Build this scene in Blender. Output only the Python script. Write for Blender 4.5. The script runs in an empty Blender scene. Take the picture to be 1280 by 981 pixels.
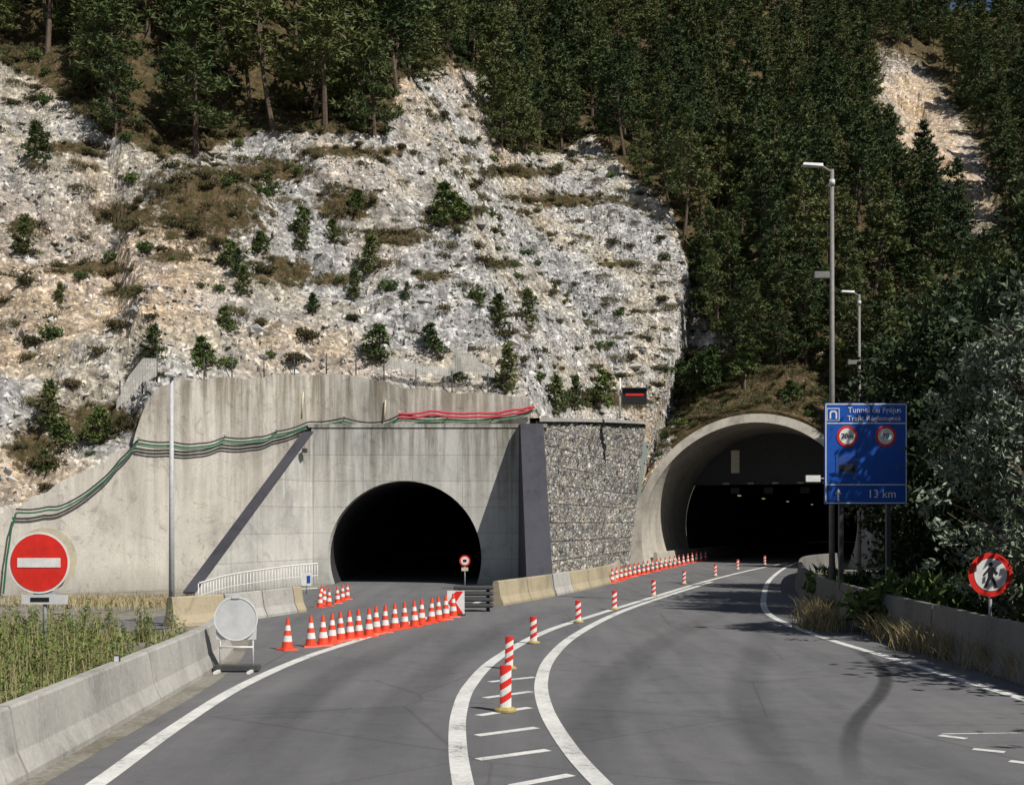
import bpy, math, random
import numpy as np
from mathutils import Vector, Matrix
random.seed(7); rng=np.random.default_rng(7)
S=bpy.context.scene
F=1500.0; CH=3.0; HY=653.0
def G(px,py,z=0.0):
    d=F*(CH-z)/(py-HY); return ((px-640)/F*d, d)
def P3(px,py,d): return Vector(((px-640)/F*d, d, CH+(HY-py)/F*d))
# ---------------------------------------------------------------- helpers
def link(o,parent=None):
    S.collection.objects.link(o)
    if parent is not None: o.parent=parent
    return o
def empty(name,parent=None,loc=(0,0,0)):
    o=bpy.data.objects.new(name,None); o.location=loc; o.empty_display_size=.3
    return link(o,parent)
def mobj(name,verts,faces,mats=None,parent=None,uvs=None,smooth=False,midx=None,loc=None):
    me=bpy.data.meshes.new(name); me.from_pydata([tuple(v) for v in verts],[],[tuple(f) for f in faces])
    if mats is not None:
        if not isinstance(mats,(list,tuple)): mats=[mats]
        for m in mats: me.materials.append(m)
    if midx is not None: me.polygons.foreach_set('material_index',midx)
    if uvs is not None:
        ul=me.uv_layers.new(name='UVMap'); 
        vi=np.zeros(len(me.loops),dtype=np.int32); me.loops.foreach_get('vertex_index',vi)
        ul.data.foreach_set('uv',np.asarray(uvs,dtype=np.float32)[vi].ravel())
    if smooth: me.polygons.foreach_set('use_smooth',[True]*len(me.polygons))
    me.update()
    o=bpy.data.objects.new(name,me)
    if loc is not None: o.location=loc
    return link(o,parent)
def trimesh(name,V,T,mats,midx=None,smooth=False):
    me=bpy.data.meshes.new(name); V=np.asarray(V,dtype=np.float32); T=np.asarray(T,dtype=np.int32)
    me.vertices.add(len(V)); me.vertices.foreach_set('co',V.ravel())
    k=T.shape[1]
    me.loops.add(T.size); me.loops.foreach_set('vertex_index',T.ravel())
    me.polygons.add(len(T)); me.polygons.foreach_set('loop_start',np.arange(0,T.size,k,dtype=np.int32))
    me.polygons.foreach_set('loop_total',np.full(len(T),k,dtype=np.int32))
    for m in mats: me.materials.append(m)
    if midx is not None: me.polygons.foreach_set('material_index',np.asarray(midx,dtype=np.int32))
    me.polygons.foreach_set('use_smooth',np.full(len(T),smooth,dtype=bool))
    me.update(calc_edges=True); me.validate()
    return me
def box(name,c,s,mat,parent=None,rz=0,bev=0.0):
    x,y,z=[a/2 for a in s]
    v=[(-x,-y,-z),(x,-y,-z),(x,y,-z),(-x,y,-z),(-x,-y,z),(x,-y,z),(x,y,z),(-x,y,z)]
    f=[(0,3,2,1),(4,5,6,7),(0,1,5,4),(1,2,6,5),(2,3,7,6),(3,0,4,7)]
    o=mobj(name,v,f,mat,parent,loc=c,uvs=[(a[0]+a[1],a[2]) for a in v]); o.rotation_euler=(0,0,rz)
    if bev:
        b=o.modifiers.new('bev','BEVEL'); b.width=bev; b.segments=2
    return o
def cyl(name,p0,p1,r0,r1,mat,parent=None,n=14,cap=True):
    p0=Vector(p0);p1=Vector(p1); d=(p1-p0).normalized(); a=d.orthogonal().normalized(); b=d.cross(a)
    v=[];f=[]
    for p,r in((p0,r0),(p1,r1)):
        for i in range(n):
            t=2*math.pi*i/n; v.append(p+a*math.cos(t)*r+b*math.sin(t)*r)
    for i in range(n): f.append((i,(i+1)%n,n+(i+1)%n,n+i))
    if cap: f.append(tuple(range(n))[::-1]); f.append(tuple(range(n,2*n)))
    o=mobj(name,v,f,mat,parent)
    me=o.data; me.polygons.foreach_set('use_smooth',[len(p.vertices)==4 for p in me.polygons]); return o
def lathe(prof,n=20):
    v=[];f=[];mi=[]
    for r,z,m in prof:
        for i in range(n):
            t=2*math.pi*i/n; v.append((r*math.cos(t),r*math.sin(t),z))
    for k in range(len(prof)-1):
        for i in range(n):
            f.append((k*n+i,k*n+(i+1)%n,(k+1)*n+(i+1)%n,(k+1)*n+i)); mi.append(prof[k][2])
    f.append(tuple(range((len(prof)-1)*n,len(prof)*n))); mi.append(prof[-1][2])
    return v,f,mi
def curve(name,pts,r,mat,parent=None,smooth=True):
    cu=bpy.data.curves.new(name,'CURVE'); cu.dimensions='3D'; cu.bevel_depth=r; cu.bevel_resolution=2
    sp=cu.splines.new('NURBS' if smooth else 'POLY'); sp.points.add(len(pts)-1)
    for i,p in enumerate(pts): sp.points[i].co=(*p,1)
    if smooth: sp.use_endpoint_u=True; sp.order_u=3
    sp.resolution_u=6
    cu.materials.append(mat); o=bpy.data.objects.new(name,cu); return link(o,parent)
def disc(name,c,r,mat,parent,n=40,r_in=None,th=.006,nrm=(0,-1,0)):
    nn=Vector(nrm).normalized(); up=Vector((0,0,1)); rt=up.cross(nn).normalized(); c=Vector(c)
    v=[];f=[]
    def ring(R,off):
        s=len(v)
        for i in range(n):
            t=2*math.pi*i/n; v.append(c+rt*math.cos(t)*R+up*math.sin(t)*R+nn*off)
        return s
    if r_in is None:
        a=ring(r,th);b=ring(r,0); f.append(tuple(range(a,a+n))); f.append(tuple(range(b,b+n))[::-1])
        for i in range(n): f.append((b+i,b+(i+1)%n,a+(i+1)%n,a+i))
    else:
        a=ring(r,th);b=ring(r_in,th);c2=ring(r,0)
        for i in range(n):
            j=(i+1)%n
            f.append((a+i,a+j,b+j,b+i)); f.append((c2+i,c2+j,a+j,a+i))
    return mobj(name,v,f,mat,parent)
def plate(name,pts,c,mat,parent,th=.006,nrm=(0,-1,0)):
    nn=Vector(nrm).normalized(); up=Vector((0,0,1)); rt=up.cross(nn).normalized(); c=Vector(c)
    n=len(pts); v=[c+rt*p[0]+up*p[1]+nn*th for p in pts]+[c+rt*p[0]+up*p[1] for p in pts]
    f=[tuple(range(n)),tuple(range(n,2*n))[::-1]]+[(n+i,n+(i+1)%n,(i+1)%n,i) for i in range(n)]
    return mobj(name,v,f,mat,parent)
def prism(name,poly,o,u,w,depth,mat,parent):
    n=len(poly); o=Vector((o[0],o[1],0)); u=Vector((u[0],u[1],0)); w=Vector((w[0],w[1],0))
    v=[o+u*p[0]+Vector((0,0,p[1])) for p in poly]; v+=[a+w*depth for a in v]
    uv=[(p[0],p[1]) for p in poly]+[(p[0]+depth,p[1]) for p in poly]
    f=[tuple(range(n)),tuple(range(n,2*n))[::-1]]+[(n+i,n+(i+1)%n,(i+1)%n,i) for i in range(n)]
    return mobj(name,v,f,mat,parent,uvs=uv)
def catmull(P,k=8):
    P=[Vector(p) for p in P]; P=[2*P[0]-P[1]]+P+[2*P[-1]-P[-2]]; out=[]
    for i in range(1,len(P)-2):
        for j in range(k):
            t=j/k; a,b,c,d=P[i-1:i+3]
            out.append(.5*((2*b)+(c-a)*t+(2*a-5*b+4*c-d)*t*t+(3*b-a-3*c+d)*t**3))
    out.append(P[-2]); return out
def _h(ix,iy,s):
    n=(ix.astype(np.int64)*374761393+iy.astype(np.int64)*668265263+s*1442695041)&0xffffffff
    n=((n^(n>>13))*1274126177)&0xffffffff
    return ((n^(n>>16))&0xffff)/65535.0
def vn(x,y,s=0):
    ix=np.floor(x);iy=np.floor(y);fx=x-ix;fy=y-iy;fx=fx*fx*(3-2*fx);fy=fy*fy*(3-2*fy)
    a=_h(ix,iy,s);b=_h(ix+1,iy,s);c=_h(ix,iy+1,s);d=_h(ix+1,iy+1,s)
    return (a*(1-fx)+b*fx)*(1-fy)+(c*(1-fx)+d*fx)*fy
def fbm(x,y,s=0,o=4,g=.5):
    t=0;a=1;n=0
    for i in range(o):
        t=t+a*vn(x*2**i+17.3*i,y*2**i-9.1*i,s+i);n+=a;a*=g
    return t/n-.5
# ---------------------------------------------------------------- materials
class MB:
    def __init__(s,name,rough=.85,spec=.3,metal=0):
        s.m=bpy.data.materials.new(name); s.m.use_nodes=True; s.nt=s.m.node_tree
        s.b=s.nt.nodes['Principled BSDF']; s.b.inputs['Roughness'].default_value=rough
        s.b.inputs['Specular IOR Level'].default_value=spec; s.b.inputs['Metallic'].default_value=metal
    def n(s,t,**k):
        nd=s.nt.nodes.new(t)
        for a,v in k.items(): setattr(nd,a,v)
        return nd
    def l(s,a,b): s.nt.links.new(a,b)
    def pos(s): return s.n('ShaderNodeNewGeometry').outputs['Position']
    def obj(s): return s.n('ShaderNodeTexCoord').outputs['Object']
    def uv(s): return s.n('ShaderNodeTexCoord').outputs['UV']
    def mapp(s,v,sc=(1,1,1)):
        m=s.n('ShaderNodeMapping'); m.inputs['Scale'].default_value=sc; s.l(v,m.inputs['Vector']); return m.outputs[0]
    def noise(s,v,scale,detail=6,rough=.6,dist=0):
        n=s.n('ShaderNodeTexNoise'); n.inputs['Scale'].default_value=scale; n.inputs['Detail'].default_value=detail
        n.inputs['Roughness'].default_value=rough; n.inputs['Distortion'].default_value=dist; s.l(v,n.inputs['Vector']); return n.outputs['Fac']
    def vor(s,v,scale,out='Distance',feat='F1'):
        n=s.n('ShaderNodeTexVoronoi'); n.feature=feat; n.inputs['Scale'].default_value=scale; s.l(v,n.inputs['Vector']); return n.outputs[out]
    def ramp(s,f,stops,interp='LINEAR'):
        r=s.n('ShaderNodeValToRGB'); e=r.color_ramp.elements; r.color_ramp.interpolation=interp
        while len(e)<len(stops): e.new(.5)
        for i,(p,c) in enumerate(stops):
            e[i].position=p
            if not hasattr(c,'__len__'): c=(c,c,c)
            e[i].color=(*c,1)
        s.l(f,r.inputs[0]); return r.outputs[0]
    def mix(s,f,a,b,mode='MIX'):
        m=s.n('ShaderNodeMix'); m.data_type='RGBA'; m.blend_type=mode
        for sock,v in((m.inputs[0],f),(m.inputs[6],a),(m.inputs[7],b)):
            if hasattr(v,'is_linked'): s.l(v,sock)
            elif hasattr(v,'__len__'): sock.default_value=(*v,1)
            else: sock.default_value=v
        return m.outputs[2]
    def math(s,op,a,b=0.0,clamp=False):
        m=s.n('ShaderNodeMath'); m.operation=op; m.use_clamp=clamp
        for i,v in enumerate((a,b)):
            if hasattr(v,'is_linked'): s.l(v,m.inputs[i])
            else: m.inputs[i].default_value=v
        return m.outputs[0]
    def col(s,c):
        if hasattr(c,'is_linked'): s.l(c,s.b.inputs['Base Color'])
        else: s.b.inputs['Base Color'].default_value=(*c,1)
    def bump(s,h,st=.5,dist=.1):
        b=s.n('ShaderNodeBump'); b.inputs['Strength'].default_value=st; b.inputs['Distance'].default_value=dist
        s.l(h,b.inputs['Height']); s.l(b.outputs[0],s.b.inputs['Normal'])
def simple(name,c,rough=.5,var=.25,scale=6,spec=.4,metal=0):
    M=MB(name,rough,spec,metal); f=M.noise(M.obj(),scale,5,.65)
    c=np.array(c); M.col(M.ramp(f,[(.3,tuple(c*(1-var))),(.7,tuple(np.minimum(c*(1+var*.4),1)))])); return M.m
def concrete(name,c,joints=None,stain=.5,jdark=.7,blotk=.5,jw=.022,drip=None):
    M=MB(name,.9,.2); p=M.pos(); uv=M.uv(); c=np.array(c)
    f=M.noise(p,.3,8,.65,.6); base=M.ramp(f,[(.28,tuple(c*.62)),(.46,tuple(c*.95)),(.75,tuple(c*1.15))])
    st=M.noise(M.mapp(p,(1.1,1.1,.16)),1.0,8,.72,.5); base=M.mix(stain,base,M.ramp(st,[(.33,.42),(.52,1.0)]),'MULTIPLY')
    fine=M.noise(p,14,5,.7); base=M.mix(.5,base,M.ramp(fine,[(.3,.7),(.7,1.15)]),'MULTIPLY')
    blot=M.noise(p,1.3,9,.75,1.4); base=M.mix(blotk,base,M.ramp(blot,[(.34,.5),(.47,1.0)]),'MULTIPLY')
    if drip:
        sx=M.n('ShaderNodeSeparateXYZ'); M.l(p,sx.inputs[0])
        g=M.ramp(M.math('DIVIDE',sx.outputs[2],drip),[(.2,0.0),(1.0,1.0)])
        d=M.noise(M.mapp(p,(1.5,1.5,.1)),1.2,7,.7); dd=M.math('MULTIPLY',g,M.ramp(d,[(.40,0.0),(.58,1.0)]))
        base=M.mix(dd,base,M.mix(1,base,(.42,.39,.34),'MULTIPLY'))
        lo=M.ramp(M.math('DIVIDE',sx.outputs[2],1.2),[(0,.6),(1,1.0)]); base=M.mix(.7,base,lo,'MULTIPLY')
        # pale lime run-off
        e=M.noise(M.mapp(p,(2.2,2.2,.14)),1.0,6,.75); base=M.mix(M.ramp(e,[(.6,0.0),(.72,.35)]),base,(.62,.60,.55))
    h=M.math('MULTIPLY',fine,.3)
    if joints:
        b=M.n('ShaderNodeTexBrick'); b.offset=0; b.inputs['Scale'].default_value=1; b.inputs['Brick Width'].default_value=joints[0]
        b.inputs['Row Height'].default_value=joints[1]; b.inputs['Mortar Size'].default_value=jw; b.inputs['Mortar Smooth'].default_value=.4
        b.inputs['Color1'].default_value=(1,1,1,1); b.inputs['Color2'].default_value=(.88,.89,.9,1); b.inputs['Mortar'].default_value=(jdark,jdark,jdark,1)
        M.l(uv,b.inputs['Vector']); base=M.mix(1,base,b.outputs['Color'],'MULTIPLY')
        h=M.math('SUBTRACT',h,b.outputs['Fac'])
    M.col(base); M.bump(h,.35,.03); return M.m
m_conc=concrete('concrete_facade',(.60,.59,.55),(2.4,1.25),.35,.72,.45,.022,7.6)
m_shot=concrete('concrete_retaining',(.56,.53,.475),(4.2,9.5),.3,.85,.7,.012,10)
m_ring=concrete('concrete_ring',(.46,.43,.37),None,.5)
m_barr=concrete('concrete_barrier',(.42,.41,.38),None,.45)
m_barrD=concrete('shade_toned_concrete_barrier',(.20,.195,.185),None,.4)  # barrier concrete darkened: shade on the right-hand wall put into its colour
m_barrY=concrete('concrete_barrier_ochre',(.42,.36,.25),None,.35)
m_dark=concrete('dark_coping',(.075,.075,.09),None,.2)
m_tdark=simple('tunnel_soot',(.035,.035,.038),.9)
m_steel=simple('galvanised_steel',(.40,.41,.42),.45,.3,8,.5,.1)
m_dsteel=simple('dark_steel',(.06,.062,.065),.5)
m_white=simple('white_reflective',(.78,.78,.76),.45,.2,5)
m_red=simple('signal_red',(.72,.03,.02),.45,.2,5)
m_cone=simple('cone_orange',(.80,.075,.03),.5,.3,7)
m_yel=simple('yellow_base',(.42,.33,.12),.7,.4,9)
m_black=simple('black_paint',(.015,.015,.015),.5)
m_blue=simple('sign_blue',(.012,.085,.42),.4,.12,2)
m_ltblue=simple('light_blue',(.03,.08,.3),.4)
m_grey=simple('grey_sheet',(.62,.63,.64),.5,.2,3,.4)
m_cream=simple('cream_sheet',(.62,.56,.42),.5)
m_green=simple('green_cable',(.02,.13,.07),.5)
m_redp=simple('red_pipe',(.55,.06,.09),.5)
m_bark=simple('bark',(.13,.095,.07),.95,.5,5)
def asphalt():
    M=MB('asphalt',.88,.25); p=M.pos()
    a=M.noise(p,.18,5,.6,.5); base=M.ramp(a,[(.3,(.128,.129,.135)),(.7,(.168,.168,.172))])
    g=M.noise(p,60,3,.8); base=M.mix(.8,base,M.ramp(g,[(.3,.58),(.7,1.45)]),'MULTIPLY')
    g2=M.noise(M.mapp(p,(1.4,.1,1)),1.0,5,.6); base=M.mix(.6,base,M.ramp(g2,[(.33,.75),(.6,1.08)]),'MULTIPLY')
    g3=M.noise(p,2.5,7,.75,.6); base=M.mix(.4,base,M.ramp(g3,[(.3,.7),(.65,1.1)]),'MULTIPLY')
    g4=M.noise(p,.7,3,.5,2.0); base=M.mix(.5,base,M.ramp(g4,[(.36,.82),(.40,1.0)]),'MULTIPLY')
    sx=M.n('ShaderNodeSeparateXYZ'); M.l(p,sx.inputs[0])
    st=M.math('GREATER_THAN',M.math('ADD',sx.outputs[1],M.math('MULTIPLY',sx.outputs[0],.05)),19.4)
    base=M.mix(1,base,M.ramp(st,[(0,.92),(1,1.0)]),'MULTIPLY')
    cr=M.vor(M.mix(.12,p,M.n('ShaderNodeTexNoise').outputs['Color'],'ADD'),.2,'Distance','DISTANCE_TO_EDGE')
    base=M.mix(.4,base,M.ramp(cr,[(.0,.4),(.006,1.0)]),'MULTIPLY')
    M.col(base); M.bump(g,.4,.01); return M.m
m_asph=asphalt()
def paint():
    M=MB('road_paint',.7,.3); p=M.pos()
    f=M.noise(p,9,8,.8); g=M.noise(p,1.1,4,.6)
    c=M.ramp(M.math('ADD',M.math('MULTIPLY',f,.6),M.math('MULTIPLY',g,.4)),[(.38,(.18,.18,.175)),(.45,(.55,.55,.53)),(.6,(.74,.74,.71))]); M.col(c); return M.m
m_paint=paint()
def soil():
    M=MB('gravel_ground',.95,.1); p=M.pos()
    f=M.noise(p,.5,7,.65); n2=M.noise(p,8,6,.7)
    c=M.ramp(f,[(.3,(.13,.12,.085)),(.5,(.24,.225,.19)),(.7,(.31,.295,.265))]); c=M.mix(.6,c,M.ramp(n2,[(.3,.5),(.7,1.3)]),'MULTIPLY'); M.col(c); M.bump(n2,.6,.06); return M.m
m_soil=soil()
def hillmat():
    M=MB('limestone_hillside',.95,.08); p=M.pos()
    big=M.noise(p,.085,5,.6,.6); med=M.noise(p,.8,10,.78,.4); fin=M.noise(p,3.6,8,.82)
    rock=M.ramp(big,[(.3,(.35,.35,.355)),(.46,(.48,.47,.45)),(.56,(.48,.43,.345)),(.62,(.52,.495,.46)),(.7,(.57,.56,.545))])
    rock=M.mix(.75,rock,M.ramp(med,[(.32,.5),(.47,.92),(.6,1.45)]),'MULTIPLY')
    warp=M.mix(.3,p,M.n('ShaderNodeTexNoise').outputs['Color'],'ADD')
    for sc,amt in((1.7,.4),(5.0,.7)):
        cell=M.n('ShaderNodeTexVoronoi'); cell.inputs['Scale'].default_value=sc; M.l(warp,cell.inputs['Vector'])
        sep=M.n('ShaderNodeSeparateColor'); M.l(cell.outputs['Color'],sep.inputs[0])
        rock=M.mix(amt,rock,M.ramp(sep.outputs[0],[(.0,.45),(.5,.9),(.8,1.15),(1.0,1.9)]),'MULTIPLY')
    rock=M.mix(.75,rock,M.ramp(fin,[(.35,.45),(.5,.95),(.66,1.5)]),'MULTIPLY')
    at=M.n('ShaderNodeAttribute'); at.attribute_name='tan'
    rock=M.mix(at.outputs['Fac'],rock,M.mix(1,rock,(1.12,.88,.66),'MULTIPLY'))
    at=M.n('ShaderNodeAttribute'); at.attribute_name='veg'
    e=M.math('ADD',at.outputs['Fac'],M.math('MULTIPLY',M.math('SUBTRACT',M.noise(p,1.7,9,.8),.5),2.2))
    mask=M.ramp(e,[(.45,0.0),(.62,1.0)])
    sc=M.ramp(M.noise(p,1.1,8,.8),[(.33,(.04,.045,.018)),(.47,(.085,.07,.034)),(.58,(.14,.10,.055)),(.7,(.26,.22,.165))])
    sc=M.mix(.8,sc,M.ramp(fin,[(.36,.4),(.64,1.6)]),'MULTIPLY')
    M.col(M.mix(mask,rock,sc))
    h=M.math('ADD',M.math('MULTIPLY',med,.7),M.math('ADD',M.math('MULTIPLY',fin,.6),M.math('MULTIPLY',cell.outputs['Distance'],-.3)))
    M.bump(h,.8,.35); return M.m
m_hill=hillmat()
def rockmat():
    M=MB('loose_limestone',.95,.08); g=M.n('ShaderNodeNewGeometry')
    c=M.ramp(g.outputs['Random Per Island'],[(0,(.26,.26,.265)),(.4,(.42,.405,.38)),(.7,(.54,.51,.46)),(1,(.72,.71,.69))])
    c=M.mix(.5,c,M.ramp(M.noise(g.outputs['Position'],7,5,.7),[(.3,.6),(.7,1.2)]),'MULTIPLY'); M.col(c); return M.m
m_rock=rockmat()
def gabion():
    M=MB('gabion_stone',.9,.15); uv=M.uv(); mp=M.mapp(uv,(1,1.3,1))
    v=M.n('ShaderNodeTexVoronoi'); v.inputs['Scale'].default_value=3.6; M.l(mp,v.inputs['Vector'])
    e=M.vor(mp,3.6,'Distance','DISTANCE_TO_EDGE')
    sep=M.n('ShaderNodeSeparateColor'); M.l(v.outputs['Color'],sep.inputs[0])
    c=M.ramp(sep.outputs[0],[(0,(.20,.205,.21)),(.35,(.33,.325,.31)),(.65,(.40,.36,.29)),(1,(.62,.61,.59))])
    c=M.mix(1,c,M.ramp(e,[(0,.12),(.10,1.0)]),'MULTIPLY')
    c=M.mix(.6,c,M.ramp(M.noise(uv,9,6,.7),[(.3,.6),(.7,1.3)]),'MULTIPLY')
    c=M.mix(.6,c,M.ramp(M.noise(uv,.5,5,.6),[(.35,.65),(.6,1.1)]),'MULTIPLY')
    b=M.n('ShaderNodeTexBrick'); b.offset=.5; b.inputs['Scale'].default_value=1; b.inputs['Brick Width'].default_value=2; b.inputs['Row Height'].default_value=1
    b.inputs['Mortar Size'].default_value=.05; b.inputs['Mortar Smooth'].default_value=.6; b.inputs['Color1'].default_value=(1,1,1,1);b.inputs['Color2'].default_value=(.8,.8,.8,1);b.inputs['Mortar'].default_value=(.3,.3,.3,1)
    M.l(uv,b.inputs['Vector']); c=M.mix(1,c,b.outputs['Color'],'MULTIPLY')
    M.col(c); M.bump(M.ramp(e,[(0,0.0),(.25,1.0)]),.6,.06); return M.m
m_gab=gabion()
def foliage(name,cols,scale=.8,rough=.7):
    M=MB(name,rough,.25); oi=M.n('ShaderNodeObjectInfo'); g=M.n('ShaderNodeNewGeometry')
    f=M.noise(g.outputs['Position'],scale,4,.6)
    s=M.math('ADD',M.math('MULTIPLY',f,.5),M.math('ADD',M.math('MULTIPLY',oi.outputs['Random'],.35),M.math('MULTIPLY',g.outputs['Random Per Island'],.25)))
    M.col(M.ramp(s,[(.25,cols[0]),(.5,cols[1]),(.8,cols[2])])); return M.m
m_pine=foliage('pine_needles',[(.022,.044,.018),(.060,.092,.030),(.16,.175,.06)])
m_leaf=foliage('silver_leaves',[(.03,.05,.028),(.20,.24,.17),(.60,.64,.56)],1.3)
m_dleaf=foliage('dark_leaves',[(.010,.02,.009),(.028,.048,.018),(.07,.095,.035)],.9)
m_bush=foliage('scrub_leaves',[(.035,.042,.017),(.075,.07,.03),(.13,.10,.05)],.5)
m_grn=foliage('green_shrub',[(.03,.06,.016),(.07,.11,.03),(.13,.17,.05)],.8)
m_weed=foliage('weeds',[(.07,.12,.022),(.16,.205,.055),(.34,.31,.14)],.7)
m_dry=foliage('dry_grass',[(.14,.12,.06),(.28,.23,.12),(.44,.37,.22)],.9)
m_hgr=foliage('hill_grass',[(.055,.065,.022),(.105,.10,.042),(.19,.155,.08)],.4)
# ---------------------------------------------------------------- world, sun, camera
sv=Vector((1.2,-1.08,1.75)).normalized()
w=bpy.data.worlds.new('World'); S.world=w; w.use_nodes=True; nt=w.node_tree
sk=nt.nodes.new('ShaderNodeTexSky'); sk.sky_type='NISHITA'; sk.sun_disc=False
sk.sun_elevation=math.asin(sv.z); sk.sun_rotation=math.atan2(sv.x,sv.y)
nt.links.new(sk.outputs[0],nt.nodes['Background'].inputs[0]); nt.nodes['Background'].inputs[1].default_value=.054
sl=bpy.data.lights.new('sun','SUN'); sl.energy=5.0; sl.angle=math.radians(.5); sl.color=(1,.95,.87)
so=bpy.data.objects.new('sun',sl); link(so); so.rotation_euler=sv.to_track_quat('Z','Y').to_euler(); so.location=(30,-30,60)
cam=bpy.data.cameras.new('camera'); cam.sensor_width=36; cam.lens=F/1280*36; cam.shift_y=(HY-490.5)/1280; cam.clip_end=2000
co=bpy.data.objects.new('camera',cam); link(co); co.location=(0,0,CH); co.rotation_euler=(math.pi/2,0,0); S.camera=co
S.view_settings.view_transform='Standard'
try: S.view_settings.look='None'
except: pass
S.view_settings.exposure=0
# ---------------------------------------------------------------- retaining wall
WP=[(-60,26),(-26,46),(-15.5,54),(-9.6,58.8),(1.4,60.2)]
def wallp(px,py,off=0.0):
    k=(px-640)/F
    for i in range(len(WP)-1):
        (x0,y0),(x1,y1)=WP[i],WP[i+1]
        den=(x1-x0)-k*(y1-y0)
        if abs(den)<1e-9: continue
        t=(k*y0-x0)/den
        if -1e-6<=t<=1+1e-6 or (i==len(WP)-2 and t>1):
            y=y0+t*(y1-y0); y-=off; return Vector((k*y,y,CH+(HY-py)/F*y))
TOP=[(-60,668),(0,640),(20,633),(50,618),(80,600),(130,577),(165,556),(183,502),(200,482),(225,476),(260,474),(330,471),(400,467),(450,470),(480,478),(520,487),(600,491),(662,497)]
topw=[wallp(*t) for t in TOP]
pl=[]
for a,b in zip(topw[:-1],topw[1:]):
    for k in range(3):
        q=a.lerp(b,k/3); pl.append(q)
pl.append(topw[-1])
rw=empty('retaining_wall')
V=[];FA=[];UV=[];L=0
for i,q in enumerate(pl):
    if i: L+=math.hypot(q.x-pl[i-1].x,q.y-pl[i-1].y)
    zt=q.z+ .07*math.sin(i*1.7)+.04*math.sin(i*4.1)
    zb=6.3 if q.x>-9.5 else -.2
    V+=[(q.x,q.y,zb),(q.x,q.y,zb+(zt-zb)*.5),(q.x,q.y,zt),(q.x-.1,q.y+.45,zt+.02),(q.x-.1,q.y+.6,zt-1.2)]; UV+=[(L,-.2),(L,zt*.5),(L,zt),(L,zt+.5),(L,zt+1.5)]
for i in range(len(pl)-1):
    for k in range(4): FA.append((i*5+k,(i+1)*5+k,(i+1)*5+k+1,i*5+k+1))
mobj('wall_face',V,FA,m_shot,rw,uvs=UV)
# ---------------------------------------------------------------- hill sheet
ax=Vector((.35,.937)).normalized(); rx=Vector((ax.y,-ax.x)); PC=Vector((16.0,83.0)); ZC=2.8
def setb(z): return 5.0*max(z,0)/11.0
def ringpt(th,R,s=None,extra=0):
    z=ZC+R*math.sin(th); 
    if s is None: s=setb(z)
    p=PC+rx*(R*math.cos(th))+ax*(s+extra)
    return Vector((p.x,p.y,z))
fr=[(-90,5,.4,-.75,.65,.5),(-60,26,.6,-.65,.76,.6),(-34,41,1.2,-.5,.87,.8)]
for i,q in enumerate(topw):
    t=i/(len(topw)-1); fr.append((q.x,q.y+.35,q.z-.12,-.42+.12*t,.93,1.0))
fr+=[(1.0,61.5,8.2,-.30,.95,1.0),(4.4,74.2,8.9,-.30,.95,1.0),(8.6,86.9,9.9,-.25,.96,.95)]
fan0=len(fr)-1
fr+=[(9.2,87.5,10.0,-.05,1,.92),(9.8,87.8,10.1,.14,.99,.88),(10.2,88.0,10.1,.3,.95,.84)]
arch_lo=len(fr)
for th in (162,150,138,126,114,102,90,78,66,54,42,30,18):
    q=ringpt(math.radians(th),8.3,None,.15); fr.append((q.x,q.y,q.z+.1,ax.x,ax.y,.72))
fr+=[(26,79,3.5,.55,.83,.7),(25.5,68,1.8,.8,.6,.62),(22.5,55,1.3,.97,.25,.55),(17.5,40,.9,1,.05,.5),(15,26,.7,1,-.1,.5),(14.5,8,.5,1,-.3,.45),(17,-12,.5,.9,-.5,.4),(30,-40,.5,.7,-.7,.3)]
fr=np.array(fr,dtype=float)
seg=np.hypot(np.diff(fr[:,0]),np.diff(fr[:,1])); seg+=np.abs(np.diff(fr[:,2]))*.6
par=[0.0]
for i,s_ in enumerate(seg):
    xm=(fr[i,0]+fr[i+1,0])/2; ym=(fr[i,1]+fr[i+1,1])/2
    vis=abs(xm/max(ym,1))<.5 and ym>30
    n=max(1,int(s_/(.16 if vis else 1.2)))
    if fan0<=i<arch_lo-1: n=34
    for k in range(1,n+1): par.append(i+k/n)
par=np.array(par); cols=np.stack([np.interp(par,np.arange(len(fr)),fr[:,k]) for k in range(6)],1)
for k in (3,4,5):
    c=cols[:,k]; ker=np.ones(41)/41; cols[:,k]=np.convolve(np.pad(c,20,'edge'),ker,'valid')
dn=np.hypot(cols[:,3],cols[:,4]); cols[:,3]/=dn; cols[:,4]/=dn
ss=[0.0]
while ss[-1]<155: ss.append(ss[-1]+(.17 if ss[-1]<36 else min(1.4,.17+(ss[-1]-36)*.03)))
ss=np.array(ss); NC=len(cols); NR=len(ss)
Sx,Cx=np.meshgrid(ss,np.arange(NC)); c=cols[Cx]
X=c[...,0]+c[...,3]*Sx; Y=c[...,1]+c[...,4]*Sx
prof=np.where(Sx<20,Sx*1.0,20+(Sx-20)*.80)
Z=c[...,2]+c[...,5]*prof
r1=np.clip(Sx/14,0,1); r2=np.clip((Sx-.4)/4,0,1)
side=np.clip((cols[:,4][Cx]-.3)/.4,0,1)
YY=Y*1.3
big=fbm(X/16,Y/16,1,3)*5.5*r1*side; med=fbm(X/5,YY/5,11,4)*2.8*r2
rid=(.5-np.abs(fbm(X/7+3,YY/9,31,4,.55))*2)*1.6*r2
sm=fbm(X/1.3,YY/1.3,51,4,.6)*.65*r2; ti=fbm(X/.45,YY/.45,71,3,.6)*.24*np.clip(Sx/1,0,1)
wx=fbm(X/1.5,YY/1.5,81,3)*1.6; wy=fbm(X/1.5+9,YY/1.5,85,3)*1.6
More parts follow.
